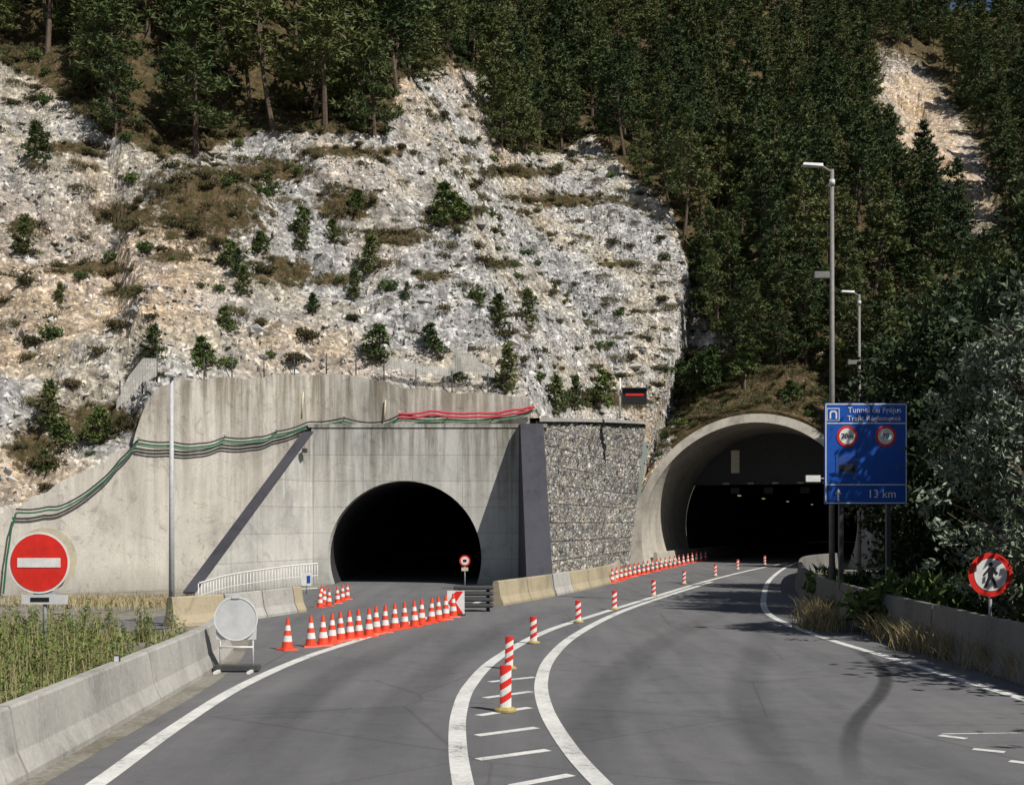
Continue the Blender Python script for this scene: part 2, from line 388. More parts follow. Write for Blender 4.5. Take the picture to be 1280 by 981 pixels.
blk=(_h(np.floor(X/1.2+wx),np.floor(YY/.9+wy),3)-.5)*.28+(_h(np.floor(X/.5+wx*2),np.floor(YY/.45+wy*2),4)-.5)*.14
dsp=big+med+rid*.8+sm+ti+blk*np.clip(Sx/1,0,1)
X2=X-c[...,3]*dsp*.55; Y2=Y-c[...,4]*dsp*.55; Z2=Z+dsp*.75
PX=640+F*X2/np.maximum(Y2,1); PY=HY-(Z2-CH)*F/np.maximum(Y2,1)
fb=np.array([(-400,60),(0,75),(60,112),(130,165),(200,200),(260,190),(330,165),(480,172),(500,100),(560,82),(610,98),(628,190),(700,192),(740,168),(790,222),(840,262),(858,330),(875,395),(900,425),(960,440),(1040,445),(1090,560),(1150,700),(2600,760)],dtype=float)
def fy(px): return np.interp(px,fb[:,0],fb[:,1])
veg=np.clip((fy(PX)-PY)/25+.5,0,1)
outc=np.clip(1.5-np.hypot((PX-(1130+(PY-100)*.45))/58,(PY-185)/130)*1.2,0,1)*(Y2>70)
veg=veg*(1-outc)
ell=[(90,185,50,9,1),(160,270,55,20,1),(110,335,65,10,1),(255,255,75,55,1.05),(500,295,55,12,1),(440,190,85,8,1),(355,340,42,20,1),(700,250,65,10,1),(560,270,40,14,1),(650,215,55,8,1),(150,365,28,8,1),(30,285,26,15,1),(430,255,40,22,1),(215,320,38,10,1),(120,525,60,26,1),(40,560,40,26,1),(760,500,75,12,.95),(330,215,60,18,1),(60,75,60,20,1),(540,345,30,8,.95),(620,330,26,7,.95),(420,350,30,10,.95),(770,330,40,7,.9)]
v2=np.zeros_like(PX)
for a,b,ra,rb,am in ell: v2=np.maximum(v2,am-np.hypot((PX-a)/ra,(PY-b)/rb)*.5)
vegn=fbm(X/4,Y/4,91,4)*1.25+.09
veg=np.maximum(np.maximum(veg,v2),vegn*(1-outc))
mound=np.clip((PX-(845-(PY-440)*.15))/18,0,1)*np.clip((PY-432)/12,0,1)*.85; veg=np.maximum(veg,mound)
rightside=np.clip((X-24)/3,0,1)*np.clip((85-Y)/5,0,1); veg=np.maximum(veg,rightside)
tan=np.maximum(outc*.8,np.clip(1.3-np.hypot((PX-210)/70,(PY-365)/55),0,1)*.7); tan=np.maximum(tan,np.clip(1.2-np.hypot((PX-20)/90,(PY-590)/50),0,1)*.6)
tan=np.maximum(tan,np.clip(fbm(X/9,Y/9,191,3)*3.0,0,.5))
HV=np.stack([X2,Y2,Z2],-1).reshape(-1,3)
idx=np.arange(NC*NR).reshape(NC,NR)
T=np.stack([idx[:-1,:-1],idx[1:,:-1],idx[1:,1:],idx[:-1,1:]],-1).reshape(-1,4)
skd=np.where((par>=arch_lo-1.0)&(par<=arch_lo+13),.35,np.where(par>arch_lo+13,cols[:,2]+1.0,1.2)); skd=np.where(par<3,cols[:,2]+1.0,skd)
SK=np.stack([X2[:,0],Y2[:,0]+.05,Z2[:,0]-skd],-1); base=len(HV)
T2=np.stack([base+np.arange(NC-1),base+np.arange(1,NC),idx[1:,0],idx[:-1,0]],-1)
hm=trimesh('hillside',np.vstack([HV,SK]),np.vstack([T,T2]),[m_hill],smooth=False)
at=hm.attributes.new('veg','FLOAT','POINT'); at.data.foreach_set('value',np.concatenate([veg.ravel(),veg[:,0]]).astype(np.float32))
at=hm.attributes.new('tan','FLOAT','POINT'); at.data.foreach_set('value',np.concatenate([tan.ravel(),tan[:,0]]).astype(np.float32))
link(bpy.data.objects.new('hillside',hm))
fX=X2.ravel();fY=Y2.ravel();fZ=Z2.ravel();fPX=PX.ravel();fPY=PY.ravel();fS=Sx.ravel();fV=veg.ravel()
ci=rng.integers(0,NC*NR,150000)
dens=fbm(fX[ci]/3,fY[ci]/3,141,3)
k=(fV[ci]<.5+rng.uniform(-.2,.1,len(ci)))&(fPX[ci]>-60)&(fPX[ci]<1000)&(fPY[ci]>40)&(fY[ci]>40)&(fY[ci]<120)&(dens+rng.uniform(-.3,.3,len(ci))>.0)&(fS[ci]>.3)
k|=(outc.ravel()[ci]>.4)&(rng.uniform(size=len(ci))<.4)
ci=ci[k][:32000]; m=len(ci); sz=np.exp(rng.normal(-2.45,.47,m)).clip(.04,.36)
o6=np.array([(1,0,0),(-1,0,0),(0,1,0),(0,-1,0),(0,0,1),(0,0,-1)],float)
V=o6[None]+rng.normal(size=(m,6,3))*.33; V*=(sz[:,None,None]*rng.uniform(.5,1.3,(m,1,3)))
V+=np.stack([fX[ci],fY[ci],fZ[ci]],1)[:,None,:]+rng.normal(size=(m,1,3))*.04
t8=np.array([(0,2,4),(2,1,4),(1,3,4),(3,0,4),(2,0,5),(1,2,5),(3,1,5),(0,3,5)])
T=(t8[None]+np.arange(m)[:,None,None]*6).reshape(-1,3)
link(bpy.data.objects.new('scree_rocks',trimesh('scree_rocks',V.reshape(-1,3),T,[m_rock])))
# ---------------------------------------------------------------- ground and road
def sheet(name,pts,z,mat): return mobj(name,[(p[0],p[1],z) for p in pts],[tuple(range(len(pts)))],mat)
sheet('ground',[(-600,-300),(600,-300),(600,900),(-600,900)],-.03,m_soil)
rd=[(-6.5,-12),(-6.6,24),(-8.8,33),(-9.4,40),(-9.2,50),(-8.9,57.9),(-8.9,118),(-1.5,118),(-1.5,57.9),(-.3,50),(-.9,43),(4.8,59.5),(8.9,84),(9.2,86),(9.2+33.6,86+90),(22+33.6,80+90),(22.4,80),(16.7,69),(12.2,50),(10.6,38),(10,22.8),(9.6,-12)]
sheet('asphalt_road',rd,0,m_asph)
def strip(name,pix,wd,z=.004,mat=None,world=False,parent=None,k=10):
    P=[Vector((*((p if world else G(*p))),0)) for p in pix]; P=catmull(P,k) if len(P)>2 else P
    V=[];FA=[];UV=[]
    for i,p in enumerate(P):
        d=(P[min(i+1,len(P)-1)]-P[max(i-1,0)]).normalized(); n=Vector((-d.y,d.x,0))
        w_=wd if not callable(wd) else wd(i/(len(P)-1))
        V+=[p+n*w_/2+Vector((0,0,z)),p-n*w_/2+Vector((0,0,z))]; UV+=[(0,i/(len(P)-1)),(1,i/(len(P)-1))]
    for i in range(len(P)-1): FA.append((2*i+1,2*i+3,2*i+2,2*i))
    return mobj(name,V,FA,mat or m_paint,parent,uvs=UV)
mk=empty('road_markings')
strip('edge_line_left',[(60,1022),(137,968),(220,908),(300,858),(380,822),(450,799),(520,776),(570,762),(604,750)],.24,parent=mk)
strip('divider_line_left',[(590,1020),(578,975),(572,930),(574,890),(588,856),(622,822),(680,790),(745,768),(820,745),(880,727),(940,712),(985,703)],.25,parent=mk)
strip('divider_line_right',[(800,1020),(750,978),(708,930),(682,885),(677,850),(690,820),(722,792),(775,765),(835,744),(890,727)],.25,z=.007,parent=mk)
strip('edge_line_right',[(1340,893),(1262,868),(1190,846),(1110,821),(1040,800),(985,780),(958,764),(955,745),(962,725),(982,709),(1002,701)],.22,parent=mk)
for a,b in (((598,894),(662,884)),((596,919),(671,909)),((597,949),(685,937)),((640,982),(714,968)),((606,872),(664,864)),((612,852),(668,846))):
    strip('hatch_bar',[a,b],.17,parent=mk)
strip('bay_line',[(1178,917),(1330,915)],.06,parent=mk)
for a,b in (((1174,919),(1208,923)),((1216,936),(1256,940)),((1262,951),(1310,957))): strip('bay_dash',[a,b],.15,z=.006,parent=mk)
def skid(op):
    M=MB('tyre_rubber_mark',.8,.3); p=M.pos(); f=M.noise(p,5,6,.7)
    M.col((.04,.04,.042)); tr=M.n('ShaderNodeBsdfTransparent'); mx=M.n('ShaderNodeMixShader')
    u=M.n('ShaderNodeSeparateXYZ'); M.l(M.uv(),u.inputs[0])
    e=M.math('MULTIPLY',M.ramp(u.outputs[0],[(0,0),(.3,1),(.7,1),(1,0)]),M.ramp(u.outputs[1],[(0,0),(.2,1),(.6,.8),(1,0)]))
    M.l(M.math('MULTIPLY',e,M.ramp(f,[(.3,op*.6),(.7,op)])),mx.inputs[0]); M.l(tr.outputs[0],mx.inputs[1]); M.l(M.b.outputs[0],mx.inputs[2])
    M.l(mx.outputs[0],M.nt.nodes['Material Output'].inputs[0]); return M.m
sk1=skid(.7); sk2=skid(.22); tm_=empty('tyre_marks')
strip('mark_1',[(1062,808),(1092,825),(1107,846),(1100,868),(1080,890),(1066,912),(1062,945),(1072,985)],.34,z=.009,mat=sk1,parent=tm_)
strip('mark_2',[(790,1000),(745,915),(765,850),(830,800),(900,765),(945,740)],1.1,z=.0085,mat=sk2,parent=tm_)
strip('mark_3',[(1000,1000),(945,900),(935,850),(950,800),(945,765)],.9,z=.0085,mat=sk2,parent=tm_)
strip('mark_4',[(250,1000),(370,880),(470,820),(560,785)],1.1,z=.0085,mat=sk2,parent=tm_)
strip('mark_5',[(450,1000),(500,880),(560,830),(640,780),(760,748)],1.1,z=.0085,mat=sk2,parent=tm_)
strip('gravel_shoulder',[(-5.6,5),(-5.75,14),(-6.05,24),(-7.3,32)],.75,z=.003,mat=m_soil,world=True)
strip('service_road',[(-40,36),(-22,32.5),(-13,33),(-9,40)],3.2,z=-.004,mat=m_asph,world=True)
# ---------------------------------------------------------------- left tunnel
T1=empty('tunnel_portal')
fx0,fx1,fyy=-9.7,.35,58.0; acx,acz,ar=-5.2,1.3,3.72
arc=[(acx+ar*math.cos(t),acz+ar*math.sin(t)) for t in np.linspace(math.pi+.355,-.355,44)]
poly=[(fx0,-.1),(arc[0][0],-.1)]+arc+[(arc[-1][0],-.1),(fx1+1.2,-.1),(fx1+1.2,7.6),(fx0,7.6)]
prism('facade',poly,(0,fyy),(1,0),(0,1),.9,m_conc,T1)
box('coping',((fx0+fx1+1.2)/2,fyy+1.25,7.68),(fx1-fx0+1.5,2.6,.16),m_conc,T1)
V=[];FA=[]
for y in (fyy+.9,fyy+60): V+=[(p[0],y,p[1]) for p in arc]
n=len(arc)
for i in range(n-1): FA.append((i,n+i,n+i+1,i+1))
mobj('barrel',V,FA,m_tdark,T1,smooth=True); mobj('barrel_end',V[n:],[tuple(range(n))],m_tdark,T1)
def wing(name,p_in,p_out,zt,th,flip):
    o=empty(name,T1); a=Vector((*p_in,0)); b=Vector((*p_out,0)); d=(b-a).normalized(); nrm=Vector((-d.y,d.x,0))*flip*th
    V=[a,b,b+Vector((0,0,.15)),a+Vector((0,0,zt))]; V+=[v+nrm for v in V]
    L=(b-a).length; uv=[(0,0),(L,0),(L,.15),(0,zt)]*2
    mobj('side',V,[(0,1,2,3),(7,6,5,4),(0,4,5,1),(1,5,6,2)],m_conc,o,uvs=uv)
    up=Vector((0,0,.02)); e=d*.06
    mobj('coping',[V[2]+up+e-nrm*.08,V[3]+up-nrm*.08,V[7]+up+nrm*.08,V[6]+up+e+nrm*.08,V[2]-up*3+e-nrm*.08,V[3]-up*3-nrm*.08,V[7]-up*3+nrm*.08,V[6]-up*3+e+nrm*.08],[(0,1,2,3),(0,4,5,1),(3,2,6,7),(0,3,7,4)],m_dark,o)
    return o
wing('wing_wall',(-9.65,58.0),(-13.0,49.2),7.4,.5,-1)
o=empty('buttress',T1)
V=[(.30,57.99,0),(.40,57.5,7.75),(1.5,57.5,7.75),(1.62,57.99,0),(.66,52.2,0),(1.82,52.2,0),(.35,58,7.75),(1.5,58,7.75)]
mobj('body',V,[(4,5,2,1),(0,4,1,6),(3,7,2,5),(6,1,2,7)],m_dark,o)
# ---------------------------------------------------------------- gabion wall
gb=empty('gabion_wall'); g0=Vector((1.62,60.3,0)); g1=Vector((8.2,84.2,0)); 
n1=120; nz=60; V=[];UV=[];FA=[]
LG=(g1-g0).length; nrm=Vector(((g1-g0).normalized().y,-(g1-g0).normalized().x,0))
uu,vv=np.meshgrid(np.linspace(0,1,n1+1),np.linspace(0,1,nz+1)); zz=(8.1+uu*2.0)*vv
nzv=fbm(uu*LG*3.2,zz*3.6,5,3,.6)
for j in range(nz+1):
    for i in range(n1+1):
        u=uu[j,i]; v=vv[j,i]; z=zz[j,i]; q=g0.lerp(g1,u)+ (Vector((1.9,2.2,0))*(u**3)*v)
        q=q-nrm*(.05*math.floor(z))+nrm*(.30*float(nzv[j,i]))
        V.append((q.x,q.y,z)); UV.append((u*LG,z))
for j in range(nz):
    for i in range(n1): a=j*(n1+1)+i; FA.append((a,a+1,a+n1+2,a+n1+1))
mobj('stone_face',V,FA,m_gab,gb,uvs=UV)
VV=[];FF=[]
for i in range(n1+1):
    u=i/n1; q=g0.lerp(g1,u)+Vector((1.9,2.2,0))*(u**3)-nrm*.35; z=8.1+2*u
    a=q+nrm*.12; b=q-nrm*1.2; VV+=[(a.x,a.y,z-.02),(a.x,a.y,z+.17),(b.x,b.y,z+.17)]
for i in range(n1): 
    for k in range(2): FF.append((3*i+k,3*i+3+k,3*i+4+k,3*i+1+k))
mobj('coping',VV,FF,m_barr,gb,uvs=[(0,0)]*len(VV))
# ---------------------------------------------------------------- right portal
T2o=empty('tunnel_portal')
def arcring(R,n=60):
    lim=math.asin(ZC/R); return np.linspace(math.pi+lim,-lim,n)
n=60; Ri=7.5
V=[];UV=[];FA=[]
ths=arcring(Ri,n)
def Ro(th): return 8.15+.9*max(0,(.35-math.sin(th)))**1.2
for th in ths:
    zi=ZC+Ri*math.sin(th); a=ringpt(th,Ri,setb(zi)); R=Ro(th); b=ringpt(th,R,setb(ZC+R*math.sin(th))); b.z=max(b.z,-.1)
    c_=ringpt(th,R,16); c_.z=max(c_.z,-.1)
    a2=ringpt(th,Ri,16)
    V+=[a2,a,b,c_]; UV+=[(16,th*7),(setb(zi),th*7),(-1,th*7),(12,th*7)]
for i in range(n-1):
    for k in range(3): FA.append((4*i+k,4*i+4+k,4*i+5+k,4*i+1+k))
mobj('hood',V,FA,m_ring,T2o,uvs=UV)
zh=6.1; t0=math.asin((zh-ZC)/Ri); hp=[(Ri*math.cos(t),ZC+Ri*math.sin(t)) for t in np.linspace(t0,math.pi-t0,24)]
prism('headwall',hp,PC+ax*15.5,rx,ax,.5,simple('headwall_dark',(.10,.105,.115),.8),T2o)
V=[];FA=[];UV=[]
for s_ in (16,110):
    for th in ths: q=ringpt(th,Ri-.02,s_); V.append(q); UV.append((s_,th*7))
for i in range(n-1): FA.append((i,n+i,n+i+1,i+1))
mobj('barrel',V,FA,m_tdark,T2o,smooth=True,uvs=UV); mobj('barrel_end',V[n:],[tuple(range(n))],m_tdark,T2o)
def tp(u,s,z): p=PC+rx*u+ax*s; return Vector((p.x,p.y,z))
c0=P3(919,577,93); box('hanging_panel',c0,(.62,.12,1.75),m_cream,T2o); 
c1=P3(1016,598,84); box('signal_box',c1,(1.0,.3,.45),m_white,T2o); cyl('signal_arm',c1,c1+Vector((1.6,0,0)),.05,.05,m_steel,T2o)
for u in (-3.2,-.5,2.4): box('lane_signal',tp(u,14.9,5.6),(.7,.2,.5),m_dsteel,T2o)
for k in range(-4,5,2): q=tp(k,15.2,6.2); box('lamp_housing',q,(.5,.3,.15),m_grey,T2o)
ME=MB('lit_tunnel_lamp'); ME.col((.5,.45,.3)); ME.b.inputs['Emission Color'].default_value=(1,.75,.45,1); ME.b.inputs['Emission Strength'].default_value=.3
for s_ in (24,38,56,80): box('tunnel_lamp',tp(-4.4,s_,5.4),(.2,.8,.1),ME.m,T2o,rz=-.357)
def sweep(name,P,prof,mat,parent=None,cap=True):
    V=[];FA=[];UV=[];m=len(prof);L=0
    for i,p in enumerate(P):
        d=(P[min(i+1,len(P)-1)]-P[max(i-1,0)]).normalized(); n_=Vector((-d.y,d.x,0))
        if i: L+=(P[i]-P[i-1]).length
        for a,z in prof: V.append(p+n_*a+Vector((0,0,z))); UV.append((L,z))
    for i in range(len(P)-1):
        for k in range(m-1): FA.append((i*m+k,i*m+k+1,(i+1)*m+k+1,(i+1)*m+k))
    if cap: FA.append(tuple(range(m))); FA.append(tuple(range(len(V)-m,len(V)))[::-1])
    return mobj(name,V,FA,mat,parent,uvs=UV)
def NJ(h=.85,w=.3): return [(w,-.02),(w,.08),(w*.62,.32),(w*.35,h-.03),(w*.27,h),(-w*.27,h),(-w*.35,h-.03),(-w*.62,.32),(-w,.08),(-w,-.02)]
def V3(p): return Vector((p[0],p[1],0))
sweep('inner_barrier',[tp(-6.7,2,0),tp(-6.7,40,0)],NJ(),m_ring,T2o)
# ---------------------------------------------------------------- barriers
def segs(name,P,Ls,prof,mats,gap=.03):
    P=[V3(p) for p in P]; fine=catmull(P,30) if len(P)>2 else [P[0].lerp(P[1],i/60) for i in range(61)]
    cum=[0]
    for a,b in zip(fine[:-1],fine[1:]): cum.append(cum[-1]+(b-a).length)
    def atl(l):
        l=min(max(l,0),cum[-1]); i=np.searchsorted(cum,l); i=max(1,min(i,len(fine)-1)); t=(l-cum[i-1])/max(cum[i]-cum[i-1],1e-6); return fine[i-1].lerp(fine[i],t)
    l=0;k=0
    while l<cum[-1]-.5:
        e=min(l+Ls,cum[-1]); q=[atl(l+gap+(e-l-2*gap)*j/4) for j in range(5)]
        sweep(name,q,prof,mats[k%len(mats)]); l=e;k+=1
segs('concrete_barrier',[(-5.75,2),(-5.95,13.7),(-6.12,19),(-6.35,24.5),(-6.8,28)],6,NJ(.86),[m_barr])
segs('concrete_barrier',[(-9.9,34.6),(-8.6,36.6),(-7.2,40.6)],2.0,NJ(.85),[m_barrY,m_barr,m_barr])
segs('concrete_barrier',[(-.6,43.5),(1.6,49.5),(4.8,60),(6.0,68)],3.0,NJ(.88),[m_barrY,m_barrY,m_barr,m_barrY])
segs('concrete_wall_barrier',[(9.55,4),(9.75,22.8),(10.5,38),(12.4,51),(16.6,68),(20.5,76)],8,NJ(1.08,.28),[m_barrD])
for px,py in((146,823),):
    q=P3(px,py,18.5); r=empty('barrier_reflector'); box('body',q,(.1,.04,.12),m_dsteel,r); box('lens',q+Vector((0,-.025,0)),(.07,.01,.08),m_grey,r)
q=G(592,764); r=empty('crash_cushion')
for k in range(4): box('rib_%d'%k,(q[0],q[1]+.1,.2+.2*k),(1.35,.5,.13),m_dsteel,r,bev=.04)
for k in(-.6,.6): box('post',(q[0]+k*.8,q[1]+.35,.42),(.12,.12,.84),m_dsteel,r)
# ---------------------------------------------------------------- cones and delineators
def cone_mesh():
    h=.75; pr=[(.145,.03,0)]
    def R(z): return .14-(.14-.03)*(z-.03)/(h-.03)
    for z0,z1,m in((.03,.2,0),(.2,.34,1),(.34,.46,0),(.46,.58,1),(.58,.75,0)): pr+=[(R(z0),z0,m),(R(z1),z1,m)]
    v,f,mi=lathe(pr,18); b=len(v)
    x=.2; v+=[(-x,-x,0),(x,-x,0),(x,x,0),(-x,x,0),(-x*.93,-x*.93,.035),(x*.93,-x*.93,.035),(x*.93,x*.93,.035),(-x*.93,x*.93,.035)]
    f+=[(b+4,b+5,b+6,b+7),(b,b+1,b+5,b+4),(b+1,b+2,b+6,b+5),(b+2,b+3,b+7,b+6),(b+3,b,b+4,b+7)]; mi+=[0]*5
    me=bpy.data.meshes.new('traffic_cone'); me.from_pydata(v,[],f)
    for m in(m_cone,m_white): me.materials.append(m)
    me.polygons.foreach_set('material_index',mi); return me
cm=cone_mesh()
def cone(x,y,s=1):
    o=link(bpy.data.objects.new('traffic_cone',cm)); o.location=(x,y,.002); o.rotation_euler=(random.uniform(-.03,.03),random.uniform(-.03,.03),random.uniform(0,6)); o.scale=(s,s,s)
cone(*G(359,812))
row=[(390,808),(404,807),(416,804),(427,801),(438,799),(449,797),(460,795),(471,792),(482,790),(493,787),(505,785),(517,783),(528,780),(539,778),(548,776),(557,774),(565,771)]
for p in row: cone(*G(p[0]+random.uniform(-1.5,1.5),p[1]))
for p in((400,759),(405,755),(411,757),(422,754),(428,751),(434,749),(402,752)): cone(*G(*p),.85)
for i in range(22):
    t=i/21; px=765+(882-765)*t; py=729-(729-699.5)*t**.85; cone(*G(px,py))
def delin_mesh():
    v=[];f=[];mi=[];n=14;zs=[.06,.15,.25,.35,.45,.55,.66]
    for z in zs:
        for i in range(n):
            t=2*math.pi*i/n; x=.085*math.cos(t); y=.045*math.sin(t); sh=.6*x if .06<z<.66 else 0; v.append((x,y,z+sh))
    for k in range(len(zs)-1):
        for i in range(n): f.append((k*n+i,k*n+(i+1)%n,(k+1)*n+(i+1)%n,(k+1)*n+i)); mi.append(k%2)
    f.append(tuple(range((len(zs)-1)*n,len(zs)*n))); mi.append(1)
    b=len(v); v2,f2,m2=lathe([(.16,0,2),(.16,.03,2),(.11,.06,2)],16); v+=v2; f+=[tuple(b+i for i in q) for q in f2]; mi+=m2
    me=bpy.data.meshes.new('delineator_post'); me.from_pydata(v,[],f)
    for m in(m_white,m_red,m_yel): me.materials.append(m)
    me.polygons.foreach_set('material_index',mi); return me
dm=delin_mesh()
for i,p in enumerate([(632,889),(636,836),(667,804),(723,778),(768,762),(817,745),(855,730),(894,720),(922,712),(956,706)]):
    o=link(bpy.data.objects.new('delineator_post',dm)); q=G(*p); o.location=(q[0],q[1],.008); s=1.1 if i==0 else 1; o.scale=(s,s,s); o.rotation_euler=(0,random.uniform(-.03,.03),random.uniform(-.2,.2))
# ---------------------------------------------------------------- signs
d=25.7; r=empty('no_entry_sign'); c=P3(49,703,d)
cyl('post',(c.x+.1,d+.06,-.1),(c.x+.1,d+.06,c.z+.5),.045,.045,m_steel,r)
disc('back_plate',c+Vector((.09,.1,.07)),.68,m_cream,r); disc('rim',c,.66,m_white,r); disc('face',c+Vector((0,-.008,0)),.615,m_red,r)
box('bar',c+Vector((0,-.02,0)),(.92,.012,.2),m_white,r)
box('sub_plate',(c.x+.12,d+.0,CH+(653-749)/F*d),(.98,.03,.2),m_grey,r)
box('sub_plate_text',(c.x+.02,d-.02,CH+(653-749)/F*d),(.4,.01,.09),m_black,r)
box('bracket',(c.x+.12,d+.03,CH+(653-742)/F*d),(.5,.03,.12),m_steel,r)
d=25.5; r=empty('no_pedestrians_sign'); c=P3(1238,718,d)
cyl('post',(c.x+.02,d+.06,-.1),(c.x+.02,d+.06,c.z+.3),.035,.035,m_steel,r)
disc('rim',c,.47,m_red,r); disc('face',c+Vector((0,-.008,0)),.345,m_white,r)
cc=c+Vector((0,-.02,0))
disc('figure_head',cc+Vector((.0,0,.22)),.045,m_black,r,n=16)
plate('figure_body',[(-.05,.16),(.06,.16),(.05,-.04),(-.05,-.04)],cc,m_black,r)
plate('figure_leg_1',[(-.05,-.04),(.02,-.04),(-.09,-.27),(-.15,-.27)],cc,m_black,r,th=.008)
plate('figure_leg_2',[(-.01,-.04),(.05,-.04),(.15,-.26),(.09,-.28)],cc,m_black,r,th=.009)
plate('figure_arm_1',[(-.05,.15),(-.03,.1),(-.13,-.02),(-.16,.01)],cc,m_black,r,th=.01)
plate('figure_arm_2',[(.05,.15),(.03,.1),(.13,.0),(.16,.03)],cc,m_black,r,th=.011)
d=24.1; r=empty('temporary_road_sign'); c=P3(295,773,d)
disc('disc',c,.44,m_grey,r); disc('disc_rim',c+Vector((0,-.01,0)),.44,m_white,r,r_in=.415)
plate('panel',[(-.40,-.42),(.40,-.42),(.42,.0),(.36,.28),(.22,.42),(-.22,.42),(-.36,.28),(-.42,.0)],c+Vector((0,.03,0)),m_grey,r)
for sx in(-.33,.33):
    cyl('leg',(c.x+sx,d+.05,0.05),(c.x+sx,d+.05,1.3),.02,.02,m_white,r); box('foot',(c.x+sx,d,.03),(.06,.8,.05),m_white,r)
for z in(.1,.5): cyl('crossbar',(c.x-.33,d+.03,z),(c.x+.33,d+.03,z),.018,.018,m_white,r)
box('handle',(c.x,d,c.z+.46),(.16,.06,.1),m_grey,r); box('ballast',(c.x,d+.1,.08),(.9,.3,.1),m_dsteel,r)
q=G(570,769); r=empty('chevron_sign'); c=Vector((q[0],q[1]-.1,.43)); box('board',c,(.56,.04,.76),m_white,r)
plate('chevron',[(.24,.36),(.0,.36),(-.25,0),(.0,-.36),(.24,-.36),(-.0,0)],c+Vector((0,-.025,0)),m_red,r); box('base',(c.x,c.y+.1,.03),(.6,.4,.06),m_dsteel,r)
q=G(581,736); r=empty('speed_limit_sign'); c=Vector((q[0],q[1],1.28)); cyl('post',(q[0],q[1]+.04,0),(q[0],q[1]+.04,1.4),.03,.03,m_steel,r)
disc('rim',c,.25,m_red,r,n=24); disc('face',c+Vector((0,-.01,0)),.18,m_white,r,n=24); box('digits',c+Vector((0,-.02,0)),(.16,.01,.12),m_black,r)
box('sub_plate',c+Vector((0,0,-.38)),(.3,.02,.16),m_cream,r)
d=38.0; r=empty('tunnel_information_sign'); c=P3(1082,567,d); W,H=2.62,3.2
box('panel',c,(W,.08,H),m_blue,r,bev=.02)
for a in((0,H/2-.04,W-.08,.03),(0,-H/2+.04,W-.08,.03),(-W/2+.04,0,.03,H-.12),(W/2-.04,0,.03,H-.12)):
    box('border',c+Vector((a[0],-.047,a[1])),(a[2],.01,a[3]),m_white,r)
for z in(.96,-.98): box('rule',c+Vector((0,-.047,z)),(W-.14,.01,.03),m_white,r)
def text(s,cx,cz,size,mat,dy=-.055):
    t=bpy.data.curves.new('lettering','FONT'); t.body=s; t.size=size; t.align_x='CENTER'; t.align_y='CENTER'; t.extrude=.003; t.materials.append(mat)
    o=bpy.data.objects.new('lettering',t); o.location=c+Vector((cx,dy,cz)); o.rotation_euler=(math.pi/2,0,0); link(o,r)
text('Tunnel du Fréjus',.27,1.37,.25,m_white); text('Trafic Réglementé',.25,1.11,.23,m_white); text('13 km',.5,-1.28,.36,m_white)
box('pictogram',c+Vector((-1.04,-.05,1.24)),(.4,.012,.4),m_white,r); box('pictogram_field',c+Vector((-1.04,-.058,1.24)),(.35,.01,.35),m_blue,r)
plate('pictogram_arch',[(-.12,-.14),(-.12,.05),(-.07,.12),(.07,.12),(.12,.05),(.12,-.14),(.07,-.14),(.07,.03),(.03,.07),(-.03,.07),(-.07,.03),(-.07,-.14)],c+Vector((-1.04,-.066,1.24)),m_white,r)
for cx,s_ in((-.6,'70m'),(.62,'70')):
    disc('limit_rim',c+Vector((cx,-.05,.55)),.33,m_red,r); disc('limit_face',c+Vector((cx,-.058,.55)),.25,m_white,r); text(s_,cx,.55,.22,m_black,-.075)
box('inset',c+Vector((-.6,-.05,-.38)),(.72,.012,.62),m_ltblue,r); box('inset_dark',c+Vector((-.6,-.06,-.45)),(.5,.012,.2),m_black,r)
plate('arrow',[(-.03,-.2),(.03,-.2),(.03,.06),(.11,.0),(.0,.2),(-.11,.0),(-.03,.06)],c+Vector((-.88,-.05,-1.3)),m_white,r)
for sx in(-.75,.75): box('post',(c.x+sx,d+.12,c.z/2),(.14,.14,c.z*1.0+H*.4),m_dsteel,r)
# ---------------------------------------------------------------- lamps
def lamp(px,d,ztop,arm,r0,head=.7,base=0,mat=m_steel):
    r=empty('street_lamp'); x=(px-640)/F*d
    cyl('pole',(x,d,base-.1),(x,d,ztop),r0,r0*.6,mat,r,n=16); cyl('base_collar',(x,d,base-.05),(x,d,base+.5),r0*1.3,r0*1.3,mat,r)
    if arm:
        cyl('arm',(x,d,ztop-.1),(x-arm,d-.1,ztop+.12),.05,.04,mat,r)
        v=[(-head,-.16,.02),(0,-.12,-.02),(0,.12,-.02),(-head,.16,.02),(-head*.95,-.13,.1),(0,-.07,.09),(0,.07,.09),(-head*.95,.13,.1)]
        mobj('luminaire',v,[(0,3,2,1),(4,5,6,7),(0,1,5,4),(1,2,6,5),(2,3,7,6),(3,0,4,7)],m_grey,r,loc=(x-arm+.1,d-.1,ztop+.08))
        cyl('bracket',(x,d,ztop-.55),(x,d,ztop-.35),r0*.9,r0*.9,m_grey,r)
        box('junction_box',(x-.35,d,ztop-3.6),(.5,.2,.22),mat,r)
    else:
        box('luminaire',(x+.02,d-.2,ztop+.02),(.2,.6,.1),m_grey,r,bev=.03)
        box('door',(x+.0,d-r0-.01,.8),(.09,.02,.35),m_dsteel,r)
m_gpole=simple('weathered_pole',(.22,.21,.2),.6,.3,8); m_lpole=simple('bright_galvanised_pole',(.5,.51,.53),.5,.2,8)
lamp(1040,41,15.05,.45,.11,mat=m_gpole); lamp(1074,63.7,15.1,.4,.11,mat=m_gpole); lamp(214.5,35.4,7.3,0,.09,mat=m_lpole)
